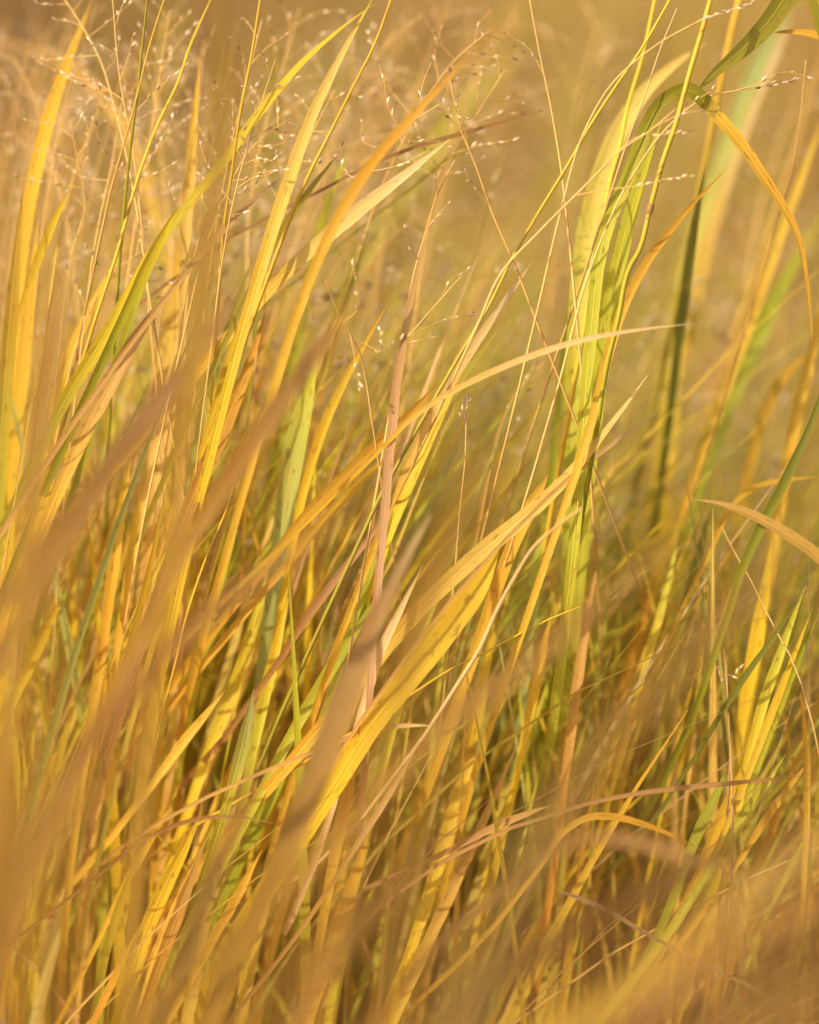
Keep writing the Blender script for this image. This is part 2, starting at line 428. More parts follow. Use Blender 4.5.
B('bright cream-yellow sharp blade, tallest and cleanest, tapering to the top edge', 'yellow', 'cream', 3.0, 15, [228,385,240,340,252,296,268,240,287,191,297,150,311,113,332,72,349,38,374,-4], group=GB, roll=.05, twist=.15, dd=.0, ctip='yellow')
B('orange-brown blade crossing diagonally with a long thin dusky tip', 'gold', 'orange', 2.93, 10.5, [268,410,285,350,300,300,318,256,338,215,362,171,383,147,407,123,434,92,461,65,496,28], group=GD, dd=-.05, ctip='brown')
B('peach-tan leaf bowing outwards below the orange-brown diagonal blade', 'gold', 'pale', 3.03, 14, [250,312,270,284,304,253,342,226,366,202,390,185,417,168,450,139], group=GD, roll=.1, twist=.2, ctip='pale')
B('far blurred yellow-olive blade tip floating in the smooth tan haze', 'lime', 'lime', 3.7, 10, [360,260,395,205,430,150,458,109,475,92,496,72,524,48], group=GG, dd=.05)
B('yellow-green slim leaf standing behind the orange-brown diagonal blade', 'green', 'lime', 3.15, 9, [306,290,314,246,321,219,335,181,350,144], group=GG)
B('olive-green curved leaf crossing the foot of the tallest cream-yellow blade', 'olive', 'olive', 3.03, 9, [245,300,262,262,277,236,297,205,318,178,340,152], group=GG)
B('dark hair-thin leaf tip reaching flat across the smooth tan haze', 'brown', 'brown', 3.05, 4, [370,165,396,150,441,140,475,130,509,120,545,110], group=GD)
B('dusky thin leaf tip just under another flat dark one', 'olive', 'brown', 3.1, 4, [440,165,452,150,468,141,512,143], group=GD)
# --- tall lime cluster and the arching leaf
B('pale lime-yellow broad blade with an arched thin top in the tall lime cluster', 'lime', 'cream', 3.08, 20, [572,470,572,395,575,320,580,256,590,212,601,171,618,130,631,103,655,75,689,51,708,42], group=GG, roll=.05, twist=.1, dd=.03)
B('green arching leaf folded over at its peak with a long orange hanging tip', 'lime', 'orange', 3.0, 14, [572,560,580,470,586,390,592,320,600,256,614,209,628,178,642,140,659,106,676,93,689,90,706,103,724,123,744,147,765,178,785,209,799,239,806,275,811,323,812,348], 'L', group=GG, roll=.1, twist=.2, dd=-.02, back=.6, ctip='amber', stops=[(0,'lime'),(.28,'lime'),(.42,'shade_olive'),(.57,'shade_olive'),(.62,'gold'),(.8,'amber'),(1,'orange')])  # dark stops before the peak paint in the shade of its underside
B('lime blade tucked just behind the arching orange-tipped leaf', 'lime', 'lime', 3.05, 19, [588,480,595,400,602,330,618,256,631,205,652,147,662,118], group=GG, roll=0, twist=.1)
B('broad yellow-green ribbon at the foot of the tall lime cluster', 'lime', 'lime', 3.06, 21, [575,600,580,520,588,440,597,360,606,290,618,225], group=GG, roll=0)
B('slender lime blade along the outer side of the tall lime cluster', 'lime', 'lime', 3.18, 11, [545,540,552,470,560,400,566,330,575,260,583,215], group=GG)
B('big dark olive-green leaf hanging from the top edge, narrowing to a point', 'shade_olive', 'olive', 3.0, 20, [850,470,852,300,846,100,826,-30,805,-28,787,-4,775,17,758,38,741,51,720,68,701,85,692,97], 'L', group=GG, dd=-.0, roll=.1, twist=.2, ctip='olive')  # foot colour darkened for shade, as on the arching leaf
B('short orange blade tip sticking in flat from the edge under the big green leaf', 'amber', 'orange', 3.0, 9, [880,200,870,90,850,40,819,28,792,31,768,33], group=GD, ctip='orange')
B('pale mint blurred ribbon with a tan half, behind the orange hanging tip', 'yellow', 'mint', 3.3, 20, [660,520,665,467,669,392,673,340,680,300,689,253,707,191,724,154,737,116,751,82,768,44,786,8], 'C', group=GG, roll=0, twist=.1)
B('tan-gold blurred blade hugging the side of the pale mint ribbon', 'gold', 'pale', 3.34, 10, [690,330,704,253,722,191,738,150,752,112,768,75,788,25], 'C', group=GB)
B('dark green blade at the foot of the olive-gold stalk', 'dkgreen', 'olive', 3.2, 12, [672,400,680,330,688,260,696,215,705,165], group=GG)
B('orange-gold narrow blade leaning across the lime cluster with its tip in the open', 'gold', 'orange', 2.98, 11, [560,520,587,446,594,416,606,364,614,323,628,289,648,256,676,222,700,195,727,168], group=GB, ctip='orange')
B('soft gold blade rising to the edge past the vivid green blurred one', 'gold', 'gold', 3.22, 11, [705,450,730,382,741,347,758,300,775,256,785,219,799,185,819,130,830,100], group=GB)
B('vivid green soft-edged blade next to the orange hanging tip', 'green', 'green', 3.28, 20, [690,520,703,467,717,419,734,385,758,340,775,296,795,258,822,215], group=GG, roll=.0, twist=.2, ctip='lime')
B('orange-gold soft blade bent over below the vivid green one', 'gold', 'amber', 3.3, 13, [735,540,741,494,754,446,765,405,778,375,799,358,818,350], group=GB)
B('warm gold blade rising along the picture edge beside the dark olive one', 'gold', 'gold', 3.15, 15, [772,560,778,508,792,436,799,402,813,358,819,320,828,270], group=GB)
B('dark olive sharp blade crossing the gold ones at the picture edge', 'green', 'dkgreen', 2.98, 11, [730,610,736,580,750,545,768,511,785,484,802,450,819,405,832,360], group=GG, back=.7, ctip='olive')
B('orange-tan folded leaf coming in flat from the picture edge, tip upmost', 'amber', 'tan', 2.98, 12, [905,700,880,620,850,575,819,553,775,525,741,508,730,502,693,499], 'L', group=GD, ctip='tan')
B('thin gold leaf arched sideways above the orange-tan folded one', 'amber', 'gold', 3.12, 7, [715,540,724,508,741,491,758,481,792,477,824,477], group=GB)
B('long tan needle leaf reaching flat across the lime cluster with a pale tip', 'gold', 'pale', 2.97, 6, [385,445,400,422,434,398,475,378,509,364,550,347,580,339,618,332,652,327,690,324], group=GD, ctip='pale')
B('second pale needle tip slanting above the broad gold leaf', 'tan', 'pale', 2.98, 5, [545,500,577,469,594,457,624,436,662,408], group=GD, ctip='pale')
B('broad gold leaf sweeping up to a feathered pale tip over the bright yellow pointed one', 'gold', 'cream', 2.99, 19, [352,690,379,657,396,636,420,606,451,578,482,551,509,527,540,508,560,487,594,446,618,416,648,375], group=GB, roll=.15, twist=.2, ctip='pale')
B('bright yellow broad blade ending in an abrupt point, the most saturated in view', 'yellow', 'yellow', 2.97, 25, [340,775,366,729,383,705,407,684,424,657,455,622,483,583,500,548], 'P', group=GB, roll=.0, twist=.1, fold=.08, ctip='yellow', dd=0)
B('gold leaf behind the wavy pale stalk, point upwards', 'gold', 'gold', 3.05, 16, [462,690,480,640,497,585,508,550,525,515,548,475], 'P', group=GB)
# --- middle, around the rose-tan stalk
B('rose-tan dry striped stalk-like leaf standing sharp and alone in the middle', 'rose', 'mauve', 2.97, 9, [370,690,374,620,379,565,385,508,390,453,393,409,398,368,405,334,410,296,420,256,437,191], 'L', group=GD, dry=True, roll=.1, twist=.2, rib=True, ctip='tan', dd=0, back=.6)
B('dull olive-green blade leaning behind the rose-tan stalk', 'green', 'olive', 3.03, 12, [380,540,396,487,410,446,434,416,461,381,482,347,508,316], group=GG)
B('peach-gold blade with a twisted mauve tip beside the long lime stalk', 'gold', 'pale', 2.99, 11, [385,520,400,470,430,415,448,385,472,347,496,313,523,276,535,256], group=GB, ctip='mauve')
B('yellow blade close under the dull olive one', 'yellow', 'gold', 3.03, 13, [380,560,396,508,414,474,431,433,448,399,467,358], group=GB)
B('orange-gold blade sweeping up to the rose-tan stalk', 'gold', 'orange', 3.04, 14, [270,560,304,508,345,477,373,450,396,426,417,409,443,379], group=GB)
B('second orange-gold sweep just beneath the first one', 'amber', 'gold', 3.1, 11, [290,560,320,520,352,490,380,462,398,446], group=GB)
B('brown-gold blurred pointed blade leaning over the lime ones in the middle', 'amber', 'brown', 2.68, 19, [180,560,205,508,226,481,253,440,270,416,287,392,311,358,335,330,354,305], group=GF, roll=.1, twist=.1, ctip='amber')
B('yellow-gold blade bending up beside the falling seed spray', 'yellow', 'gold', 3.05, 11, [290,560,297,508,311,457,325,419,342,381,364,344,392,296], group=GB)
B('pale mint-green soft blade in the gap below the brown-gold pointed blur', 'mint', 'lime', 3.06, 20, [278,560,284,494,297,433,308,392,318,350], group=GG, roll=0)
B('yellow-green upright blade behind the dark orange-brown one', 'lime', 'green', 3.2, 14, [266,540,273,474,287,402,301,334,314,272,320,240], group=GG)
B('soft lime blade tip under the dark orange-brown one', 'lime', 'lime', 3.25, 12, [325,360,338,310,352,275,366,240], group=GG)
B('dark orange blade, second one, standing behind the long brown-tan diagonal blur', 'redbrown', 'orange', 3.0, 15, [170,560,185,511,205,467,226,426,253,368,268,305], group=GD)
B('orange-brown broad blade at the foot of the peach-tan leaf', 'orange', 'redbrown', 3.25, 18, [240,440,252,395,262,355,272,320,284,290], group=GD, roll=0, twist=0)
B('slim yellow blade between the two brown diagonals', 'yellow', 'yellow', 3.05, 7, [182,540,191,487,205,436,219,392,236,340,244,284], group=GB)
B('green slim blade with a mint foot behind the slim yellow one', 'mint', 'green', 3.12, 11, [176,540,188,477,198,419,219,358,236,296,253,258], group=GG)
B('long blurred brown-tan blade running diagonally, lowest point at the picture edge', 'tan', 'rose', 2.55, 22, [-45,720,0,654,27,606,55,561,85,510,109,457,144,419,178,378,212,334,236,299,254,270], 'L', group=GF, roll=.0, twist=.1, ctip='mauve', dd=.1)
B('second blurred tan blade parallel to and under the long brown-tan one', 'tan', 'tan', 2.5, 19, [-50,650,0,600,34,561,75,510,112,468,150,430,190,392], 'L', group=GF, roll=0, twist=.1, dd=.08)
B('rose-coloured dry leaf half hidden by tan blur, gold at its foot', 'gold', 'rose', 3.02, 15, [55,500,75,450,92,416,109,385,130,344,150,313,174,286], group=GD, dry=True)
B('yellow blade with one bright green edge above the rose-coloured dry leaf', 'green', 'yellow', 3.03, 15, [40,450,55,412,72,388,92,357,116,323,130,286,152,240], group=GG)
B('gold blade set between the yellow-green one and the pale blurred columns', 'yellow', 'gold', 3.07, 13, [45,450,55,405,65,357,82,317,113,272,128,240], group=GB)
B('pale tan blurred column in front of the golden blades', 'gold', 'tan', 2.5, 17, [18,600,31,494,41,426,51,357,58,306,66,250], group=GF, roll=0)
B('tawny blurred leaf with its tip under the shade-toned seed spikelets', 'tan', 'tan', 1.8, 10, [50,520,62,430,74,350,84,270,90,215], group=GF, roll=0)
B('bright gold short blade at the foot of the pale blurred column', 'yellow', 'gold', 3.02, 15, [25,570,38,511,51,467,62,430], group=GB)
# --- middle band
B('bright gold blade glowing behind the brown diagonals', 'gold', 'gold', 3.1, 13, [102,660,106,612,116,544,124,490,132,450], group=GB)
B('gold blade with a bent head beside the glowing one', 'gold', 'gold', 3.12, 13, [122,620,130,575,137,530,140,490], group=GB)
B('gold stiff blade rising out of the brown wash', 'gold', 'amber', 3.08, 13, [82,780,89,729,103,654,108,600,112,570], group=GB)
B('yellow blade slipping out from under the parallel tan blurs', 'yellow', 'yellow', 3.05, 13, [4,720,20,684,34,657,51,623,68,580], group=GB)
B('olive-yellow thin blade with a kinked middle in the brown wash', 'olive', 'yellow', 3.08, 8, [104,745,113,705,130,657,144,595,161,520,168,480], group=GG)
B('slim yellow-olive blade next to the kinked one', 'olive', 'yellow', 3.1, 7, [112,800,120,756,144,681,164,612,178,551,188,510], group=GG)
B('yellow-green slim blade above the long brown diagonal', 'lime', 'lime', 3.06, 7, [212,620,222,568,239,517,250,470], group=GG)
B('long mauve-brown blurred diagonal blade in front of the green leaf', 'mauve', 'brown', 2.5, 15, [30,840,75,763,103,722,144,681,171,643,205,616,239,589,280,561,320,535,349,517,385,490], 'L', group=GF, roll=.1, twist=.1)
B('red-brown dry blade slanting towards the rose-tan stalk', 'redbrown', 'rose', 3.02, 8, [281,658,294,630,338,575,376,531,398,500], group=GD, dry=True, back=.75)
B('broad yellow-lime blade standing below the red-brown dry one', 'yellow', 'lime', 3.14, 15, [192,800,205,756,226,712,246,657,267,592,276,555,288,520], group=GG, roll=0)
B('yellow narrow blade right of the broad yellow-lime blade'.replace('right of', 'pressed against'), 'lime', 'yellow', 3.08, 13, [252,760,260,715,270,670,280,633,290,590], group=GB)
B('pale green broken-topped leaf beneath the mauve-brown diagonal', 'lime', 'mint', 3.02, 15, [228,800,236,770,250,729,254,688], group=GG, roll=0)
B('short gold blade lying behind the mauve-brown diagonal', 'gold', 'gold', 3.08, 11, [152,785,171,756,202,719,226,690], group=GB)
B('big pale tan blurred blade leaning in front of the bright yellow pointed one', 'gold', 'pale', 2.68, 27, [258,910,284,856,301,819,321,764,338,715,359,664,376,613,400,561,430,515], 'L', group=GF, roll=.0, twist=.1, ctip='pale')
B('cream-pink sharp dry leaf overlapping the big pale tan blur', 'pale', 'pale', 2.98, 9, [345,770,359,729,373,671,376,657,390,630,407,599,422,565], group=GD, dry=True, roll=.1, back=.6)
B('soft green blade along the flank of the big pale tan blur', 'lime', 'green', 3.02, 14, [262,790,290,729,328,674,355,630,379,592,396,560], group=GG, roll=0, ctip='green')
B('olive-brown blurred upright blade in front of the broad gold leaf', 'amber', 'olive', 2.25, 17, [385,730,400,674,410,640,431,578,448,520,461,480,476,430], group=GF, roll=0)
B('orange haze-like blurred blade above the olive-brown one', 'amber', 'tan', 1.85, 18, [440,640,452,560,463,500,476,455,492,400], group=GF, roll=0)
B('long amber-brown blurred blade sweeping across the middle, longest of the blurred ones', 'amber', 'brown', 2.42, 17, [285,880,332,836,366,805,400,767,441,729,475,695,516,671,550,654,580,613,624,578,659,554,686,525], 'L', group=GF, roll=.1, twist=.1)
B('gold soft blade standing under the wavy pale stalk', 'gold', 'yellow', 3.15, 15, [462,800,468,763,479,701,489,647,498,600], group=GB)
B('saturated yellow blade between mint green ones', 'yellow', 'amber', 3.12, 12, [520,760,530,712,543,654,552,610], group=GB)
B('mint green upright blade behind the wavy pale stalk', 'mint', 'mint', 3.2, 13, [478,740,482,681,485,613,490,570], group=GG)
B('mint green upright blade with a lime tip, nearer the lime cluster', 'mint', 'lime', 3.2, 13, [524,690,530,623,540,544,546,500], group=GG)
B('tall gold-tan blade leaning through the lower middle, stiff and straight', 'gold', 'tan', 3.1, 13, [390,1030,400,1003,414,976,434,928,458,877,482,826,505,772,520,738], group=GB, roll=.1, ctip='pale')
B('yellow-gold soft blade parallel to the stiff gold-tan one', 'yellow', 'gold', 3.1, 17, [418,930,434,877,451,819,468,771,482,725], group=GB)
B('flat pale straw tip lying across the lower middle', 'tan', 'pale', 2.98, 5, [330,745,360,730,390,725,410,724,440,726], group=GD, dry=True)
# --- side under the orange-tan folded leaf
B('light lime-yellow sharp blade beside the gold leaning pair', 'yellow', 'lime', 3.0, 12, [740,800,748,756,758,715,775,664,792,623,806,585], group=GB, roll=.05)
B('yellow-gold sharp blade just outside the light lime-yellow one', 'gold', 'yellow', 2.99, 9, [738,800,751,766,775,705,794,654,812,610], group=GB)
B('broad soft yellow upright blade behind the light lime-yellow one', 'yellow', 'yellow', 3.18, 19, [738,770,744,715,754,654,765,592,772,540], group=GB)
B('pale lime upright blurred blade under the arching tan blur', 'mint', 'lime', 3.3, 19, [584,780,587,722,590,674,601,623,610,575], group=GG)
B('orange-tan narrow blade beside the pale lime blurred one', 'orange', 'tan', 3.08, 10, [564,790,570,746,577,674,587,616,598,560], group=GD)
B('soft orange blade among yellow ones, under the amber-brown sweep', 'orange', 'orange', 3.25, 14, [618,710,631,657,645,616,655,575], group=GB)
B('slim yellow blade leaning next to the soft orange one', 'yellow', 'lime', 3.15, 9, [634,710,645,667,659,619,672,572,680,530], group=GB)
B('olive blade below the flat folded leaf', 'olive', 'olive', 3.2, 12, [676,660,683,613,703,544,712,500], group=GG)
B('soft green blade patch in the lower middle, half hidden by haze', 'green', 'green', 3.25, 20, [528,800,535,770,546,715,565,660,575,620], group=GG)
B('wide tan-olive blurred blade crossing in front of the yellow blades', 'olive', 'tan', 2.1, 22, [560,819,600,756,642,695,693,650,744,606,785,551,820,500], 'L', group=GF, roll=0, twist=.1)
B('wide mint-tan blurred blade at the lower middle, palest of the blurred ones', 'mint', 'tan', 1.95, 20, [480,985,502,920,520,863,540,819,565,785,595,740,630,690], 'L', group=GF, roll=0, twist=.1)
B('thin dark green blade beside the brown seed stem', 'dkgreen', 'dkgreen', 3.02, 7, [700,750,717,715,744,678,775,633,800,600], group=GG)
B('yellow-green blade rising to the picture edge below the flat folded leaf', 'lime', 'green', 3.1, 11, [742,810,760,760,778,701,800,655,822,605], group=GG)
B('gold slim blade with a hooked tip close to the picture edge', 'gold', 'amber', 2.99, 8, [804,880,807,832,809,764,806,720,800,690], group=GB)
B('orange arched leaf bowing over low down, its tip pointing to the ground', 'amber', 'orange', 2.97, 8, [545,860,560,824,583,808,614,814,648,824,676,836,703,850], group=GB, roll=.1, ctip='amber', dd=0)
B('vivid green short blade behind the orange arched leaf', 'green', 'green', 3.01, 13, [684,870,693,839,703,819,720,791,730,765], group=GG)
B('light green blade above the orange arched leaf', 'lime', 'lime', 2.99, 13, [700,885,717,849,741,822,765,788,785,755], group=GG)
B('gold blade between the two green ones over the orange arched leaf', 'gold', 'yellow', 3.06, 12, [700,870,710,843,730,798,745,760], group=GB)
B('gold blade tip beside the light green one near the picture edge', 'gold', 'gold', 3.03, 9, [740,860,761,819,792,784,812,758], group=GB)
B('soft gold blurred band sweeping up to the picture edge low down', 'gold', 'tan', 2.25, 24, [520,1055,600,1010,642,983,676,952,730,911,778,873,835,830], 'C', group=GB, roll=0, twist=.1)
B('brown-gold blurred band above the soft gold sweeping one', 'brown', 'amber', 2.35, 24, [490,985,560,935,607,911,655,887,700,867,750,835], 'L', group=GF, roll=0)
B('mauve-brown drooping blurred leaf under the orange arched leaf', 'mauve', 'tan', 2.6, 11, [560,850,580,830,607,832,659,846,703,863,744,877,785,886], 'L', group=GF, roll=.1)
B('thin purplish dry leaf lying flat above the orange arched leaf', 'mauve', 'brown', 2.97, 5, [590,803,625,791,683,788,727,784,778,779,810,775], group=GD, dry=True)
B('pale straw needle lying flat low down beside the brown-gold band', 'pale', 'pale', 2.97, 5, [640,930,604,904,580,897,551,889], group=GD, dry=True)
B('tan blurred band cutting the bottom corner under the soft gold one', 'tan', 'tan', 2.2, 30, [730,1060,775,1024,819,986,860,950], 'C', group=GF, roll=0)
B('rusty blurred blade between the soft gold band and the bottom corner band', 'redbrown', 'orange', 2.3, 22, [590,1070,640,1020,700,970,760,930,840,890], 'C', group=GF, roll=0)
B('fawn blurred blade rising across the bottom under the rusty one', 'mauve', 'tan', 2.25, 26, [640,1080,700,1030,760,985,835,930], 'C', group=GF, roll=0)
# --- lower band
B('gold-tan upright blade at the foot of the cream-pink dry leaf', 'gold', 'tan', 3.0, 14, [327,900,335,853,342,808,352,764,360,725], group=GB)
B('lime-green slim blade behind the gold-tan upright one', 'green', 'lime', 3.06, 13, [312,870,321,829,332,791,342,755], group=GG)
B('sharp tan sliver slanting beside the amber-brown sweep', 'tan', 'pale', 2.97, 6, [338,875,355,846,379,812,403,774,418,745], group=GD)
B('soft gold blade low down under the big pale tan blur', 'gold', 'gold', 3.05, 16, [318,990,332,945,345,911,359,867,370,825], group=GB)
B('tan-brown short blade crossing low behind the stiff gold-tan one', 'mauve', 'tan', 3.03, 7, [460,845,489,826,523,815,552,805], group=GD)
B('bright yellow stout blade low down in the brown shade', 'yellow', 'yellow', 3.02, 17, [124,1000,137,952,150,911,171,877,191,839,202,810], group=GB, roll=.05)
B('tan-orange blade right behind the stout bright yellow one'.replace('right behind', 'leaning against'), 'orange', 'tan', 3.05, 12, [148,1000,161,952,191,884,206,840], group=GD)
B('gold short blade catching light near the bottom, above brown haze', 'gold', 'gold', 3.04, 11, [205,955,222,921,246,884,262,850], group=GB)
B('olive-yellow slim blade beside the stout bright yellow one', 'olive', 'yellow', 3.05, 10, [98,990,106,949,116,908,130,880,142,845], group=GG)
B('gold curved blade above the olive-yellow slim one', 'gold', 'gold', 3.05, 8, [108,920,120,884,144,853,167,815,182,780], group=GB)
B('orange sliver catching light near the bottom edge', 'orange', 'gold', 3.02, 7, [85,1040,99,1010,123,959,140,925], group=GD)
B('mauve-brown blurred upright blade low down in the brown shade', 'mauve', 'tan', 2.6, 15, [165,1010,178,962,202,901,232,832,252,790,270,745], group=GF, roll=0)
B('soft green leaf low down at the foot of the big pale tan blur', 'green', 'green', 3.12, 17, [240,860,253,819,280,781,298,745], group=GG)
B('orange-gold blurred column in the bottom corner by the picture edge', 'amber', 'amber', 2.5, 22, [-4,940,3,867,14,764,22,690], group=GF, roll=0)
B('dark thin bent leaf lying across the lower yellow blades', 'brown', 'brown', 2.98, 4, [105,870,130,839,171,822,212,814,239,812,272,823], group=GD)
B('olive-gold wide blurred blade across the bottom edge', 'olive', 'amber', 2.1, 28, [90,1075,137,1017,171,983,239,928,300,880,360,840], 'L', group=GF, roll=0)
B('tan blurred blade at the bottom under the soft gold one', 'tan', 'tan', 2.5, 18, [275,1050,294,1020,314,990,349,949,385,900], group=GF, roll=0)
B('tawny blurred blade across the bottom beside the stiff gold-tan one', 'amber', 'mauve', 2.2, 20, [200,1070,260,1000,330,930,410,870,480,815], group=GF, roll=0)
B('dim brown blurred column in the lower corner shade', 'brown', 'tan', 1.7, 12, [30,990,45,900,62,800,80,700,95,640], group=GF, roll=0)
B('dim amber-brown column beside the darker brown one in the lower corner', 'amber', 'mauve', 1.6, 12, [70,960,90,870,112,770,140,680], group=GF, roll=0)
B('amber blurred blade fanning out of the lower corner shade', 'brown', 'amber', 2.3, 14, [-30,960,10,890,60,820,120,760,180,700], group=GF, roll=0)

# --- thin stalks
K = stalk
K('golden thin stalk slanting to the top edge past the seed heads', 'gold', 'yellow', 3.02, 5, [95,320,116,256,137,181,157,126,178,82,191,44,214,-6])
K('straight gold thin stalk rising to the top edge beside the olive-gold strip', 'gold', 'gold', 3.03, 5, [218,300,224,226,232,171,239,120,251,58,261,-6])
K('thin pale stalk in front of the dark thin green one', 'straw', 'gold', 3.02, 3.5, [100,240,111,190,123,147,137,96,150,44,166,-6])
K('thin olive stalk turning dark green lower down', 'green', 'olive', 3.05, 5, [116,310,120,253,123,222,130,150,137,96,143,40,148,-6])
K('slim gold stalk curving behind the tall mottled golden blade', 'gold', 'straw', 3.1, 4.5, [48,320,56,260,62,226,75,174,89,137,104,97])
K('faint thin stalk near the dark corner', 'straw', 'tan', 3.12, 3.5, [36,290,44,219,51,171,62,116,74,60])
K('gold straight stalk next to the tallest cream-yellow blade', 'gold', 'gold', 3.02, 5.5, [256,310,277,253,304,185,328,137,352,89,376,41,393,-6])
K('very long lime stalk leaning from the rose-tan leaf up to the top edge', 'olive', 'yellow', 2.98, 5.2, [360,540,380,497,400,460,431,405,458,358,489,306,514,255,539,212,566,168,590,126,614,89,642,48,672,-4], taper=.6)
K('upright yellow stalk above the pale lime broad blade', 'gold', 'yellow', 3.05, 7, [600,240,611,178,619,150,628,106,642,58,656,-6])
K('cream thin stalk with a fine tip leaning over the pale lime blade', 'straw', 'pale', 2.99, 4, [615,180,628,140,645,95,660,50,677,8], taper=.3)
K('yellow stalk with a brown joint, green below it', 'green', 'gold', 2.99, 6.5, [598,420,606,370,618,320,631,265,638,253,650,209,662,164,676,123,689,75,701,34,712,-6], node=(650, 207), taper=.9)
K('olive-gold stout stalk rising behind the orange hanging tip', 'olive', 'gold', 3.2, 8, [690,240,700,190,710,137,718,96,729,44,741,-8], taper=.9)
K('wavy pale tan stalk bending between the bright yellow and mint blades', 'pale', 'straw', 2.96, 6, [424,736,458,684,479,650,499,606,516,575,533,548,550,532,560,524,582,508], taper=.5, back=.75)
K('thin yellow stalk slanting low behind the wavy pale one', 'gold', 'yellow', 2.99, 4, [385,712,417,691,448,671,482,654,516,636,550,619,582,606])
K('gold thin stalk crossing the green slim blades', 'gold', 'gold', 3.03, 4, [175,665,188,612,205,561,226,510,238,470])
K('hair-thin dry stalk low down between green blades', 'straw', 'straw', 2.99, 2.5, [790,655,783,643,765,609,748,575,734,551,722,527], taper=.4)
K('brown upright stalk with pale grains near the yellow blades', 'mauve', 'brown', 3.0, 3.5, [729,780,730,750,728,700,727,655])
K('thin tan stalk hanging off the picture edge above the gold blades', 'tan', 'straw', 3.1, 3, [745,330,762,270,778,215,790,180,800,120,806,60])
K('faint gold stalk in the haze beside the olive-gold stout one', 'gold', 'tan', 3.3, 5, [760,260,776,210,795,150,812,90,826,40])

# --- flowering stems with spikelets
T = seed_stem
T('stem with white spikelets strung along fine side branches beside the arching leaf', 'straw', 2.97, 3, [480,320,500,275,539,232,590,181,621,150,648,132,676,109],
  [[600,172,640,136,667,134,688,132], [575,195,604,190,643,185,671,178,688,177], [650,130,672,118,689,112,711,113]], dark=.08, dd=-.02)
T('fine stem crossing to the top edge with a white spikelet tuft at its tip', 'straw', 2.98, 2.5, [540,300,560,215,585,130,611,85,648,51,710,17,750,4], [[690,28,700,20,722,12]], dark=.1, culm_seed=.86, dens=.8)
T('fine stem ending in white spikelets in front of the pale mint ribbon', 'straw', 2.98, 2.5, [560,380,590,270,630,180,670,125,705,98,734,91,757,88,796,79],
  [[734,91,757,84,786,72,806,76], [670,125,690,104,712,91]], dark=.3, culm_seed=.87, dens=.8)
T('pale thin stem falling from the top edge through the open haze', 'straw', 2.99, 3, [575,300,568,230,561,168,550,102,540,55,529,-4], [[545,80,530,50,506,33]], dens=.5)
T('tan thin stem with an upright spray in the open haze', 'tan', 2.99, 2.8, [540,330,511,256,492,212,475,164,461,130,450,80], [[488,208,475,188,466,173], [470,152,462,120,455,95], [462,132,446,112,451,72]], dens=.8, dark=.2)
T('stem with a V of pale and shade-toned spikelets beside the rose-tan stalk', 'straw', 2.98, 2.5, [380,470,392,400,403,344,420,323,441,299,463,274],
  [[403,344,434,324,458,316,484,312], [400,352,417,341,438,336], [441,299,450,282,470,268]], dark=.45)
T('falling spray of cream spikelets next to the yellow-gold bending blade', 'straw', 3.0, 2.3, [372,420,366,380,360,354,352,337,337,310,325,280],
  [[352,337,357,310,356,285,353,268], [361,358,358,375,360,388], [366,380,381,352,380,330], [366,385,385,350,402,340]], dark=.06, dens=1.2)
T('slim stem of pale grains standing against the orange haze', 'straw', 3.0, 2.3, [456,560,460,510,465,460,467,409,468,398], [[466,430,462,415,463,404]], culm_seed=.8, dens=.3)
T('upright stem of small grains above the rose-tan stalk', 'tan', 3.02, 3, [405,330,415,270,425,235,437,195,455,160], [[425,235,432,222,447,205], [437,195,436,180,443,168], [418,262,410,246,405,228]], dark=.3)
T('drooping stem with pale grains bound to the middle gold blades', 'tan', 3.12, 2.5, [480,520,490,470,500,430,515,395,545,362], [[500,430,508,408,524,392], [515,395,530,372,548,352], [495,450,505,440,520,420]], dens=1)
T('dry stem with pale grains low down among green blades', 'mauve', 2.99, 2.5, [732,790,730,740,727,690,724,650], [[727,690,733,676,740,668], [728,700,722,680,718,668]], dens=1)
P_ = panicle
P_('airy seed head in the dark corner, first under the top edge', 'straw', 3.03, 2.6, [150,300,135,200,118,120,98,55,75,15,58,-10], 8, 80, top=.62)
P_('airy seed head hanging over the tall mottled golden blade', 'straw', 3.15, 2.6, [80,330,70,240,52,160,32,95,12,55], 7, 70, top=.6)
P_('airy seed head crossing the arching tan leaf', 'straw', 3.06, 2.4, [150,320,142,230,133,150,120,80,112,-8], 8, 85, top=.7)
P_('soft seed head just behind the thin olive stalk', 'straw', 3.2, 3, [180,320,168,220,160,140,158,70,165,10], 10, 95, top=.7)
P_('sharp seed spray leaning over the upright pale gold blade', 'straw', 3.0, 2.4, [185,330,205,250,228,190,250,150,290,118], 7, 75, top=.6, dark=.15)
P_('soft seed head rising beside the straight gold stalk', 'straw', 3.14, 2.6, [250,330,248,230,262,140,282,70,300,8], 10, 95, top=.7)
P_('seed head of the tallest cream-yellow blade, behind its tip', 'straw', 3.18, 2.8, [270,330,300,230,330,150,360,85,395,30], 10, 100, top=.7, dark=.2)
P_('seed spray spreading outwards under the orange-brown diagonal blade', 'straw', 3.04, 2.3, [300,320,330,240,360,180,400,130,440,104], 8, 85, top=.6, dark=.2)
P_('far soft seed head in the smooth haze above the flat dark tips', 'straw', 3.35, 3, [420,280,440,190,462,110,490,50,520,10], 9, 110, top=.7, dark=.3)
P_('shade-toned soft seed head under the top edge in the haze', 'tan', 3.1, 2.3, [350,280,385,180,420,110,455,60,490,30], 8, 90, top=.6, dark=.6)
P_('far faint seed head between the haze and the lime cluster', 'straw', 3.4, 3, [545,330,560,230,570,150,580,90,600,20], 7, 110, top=.7, dark=.2)
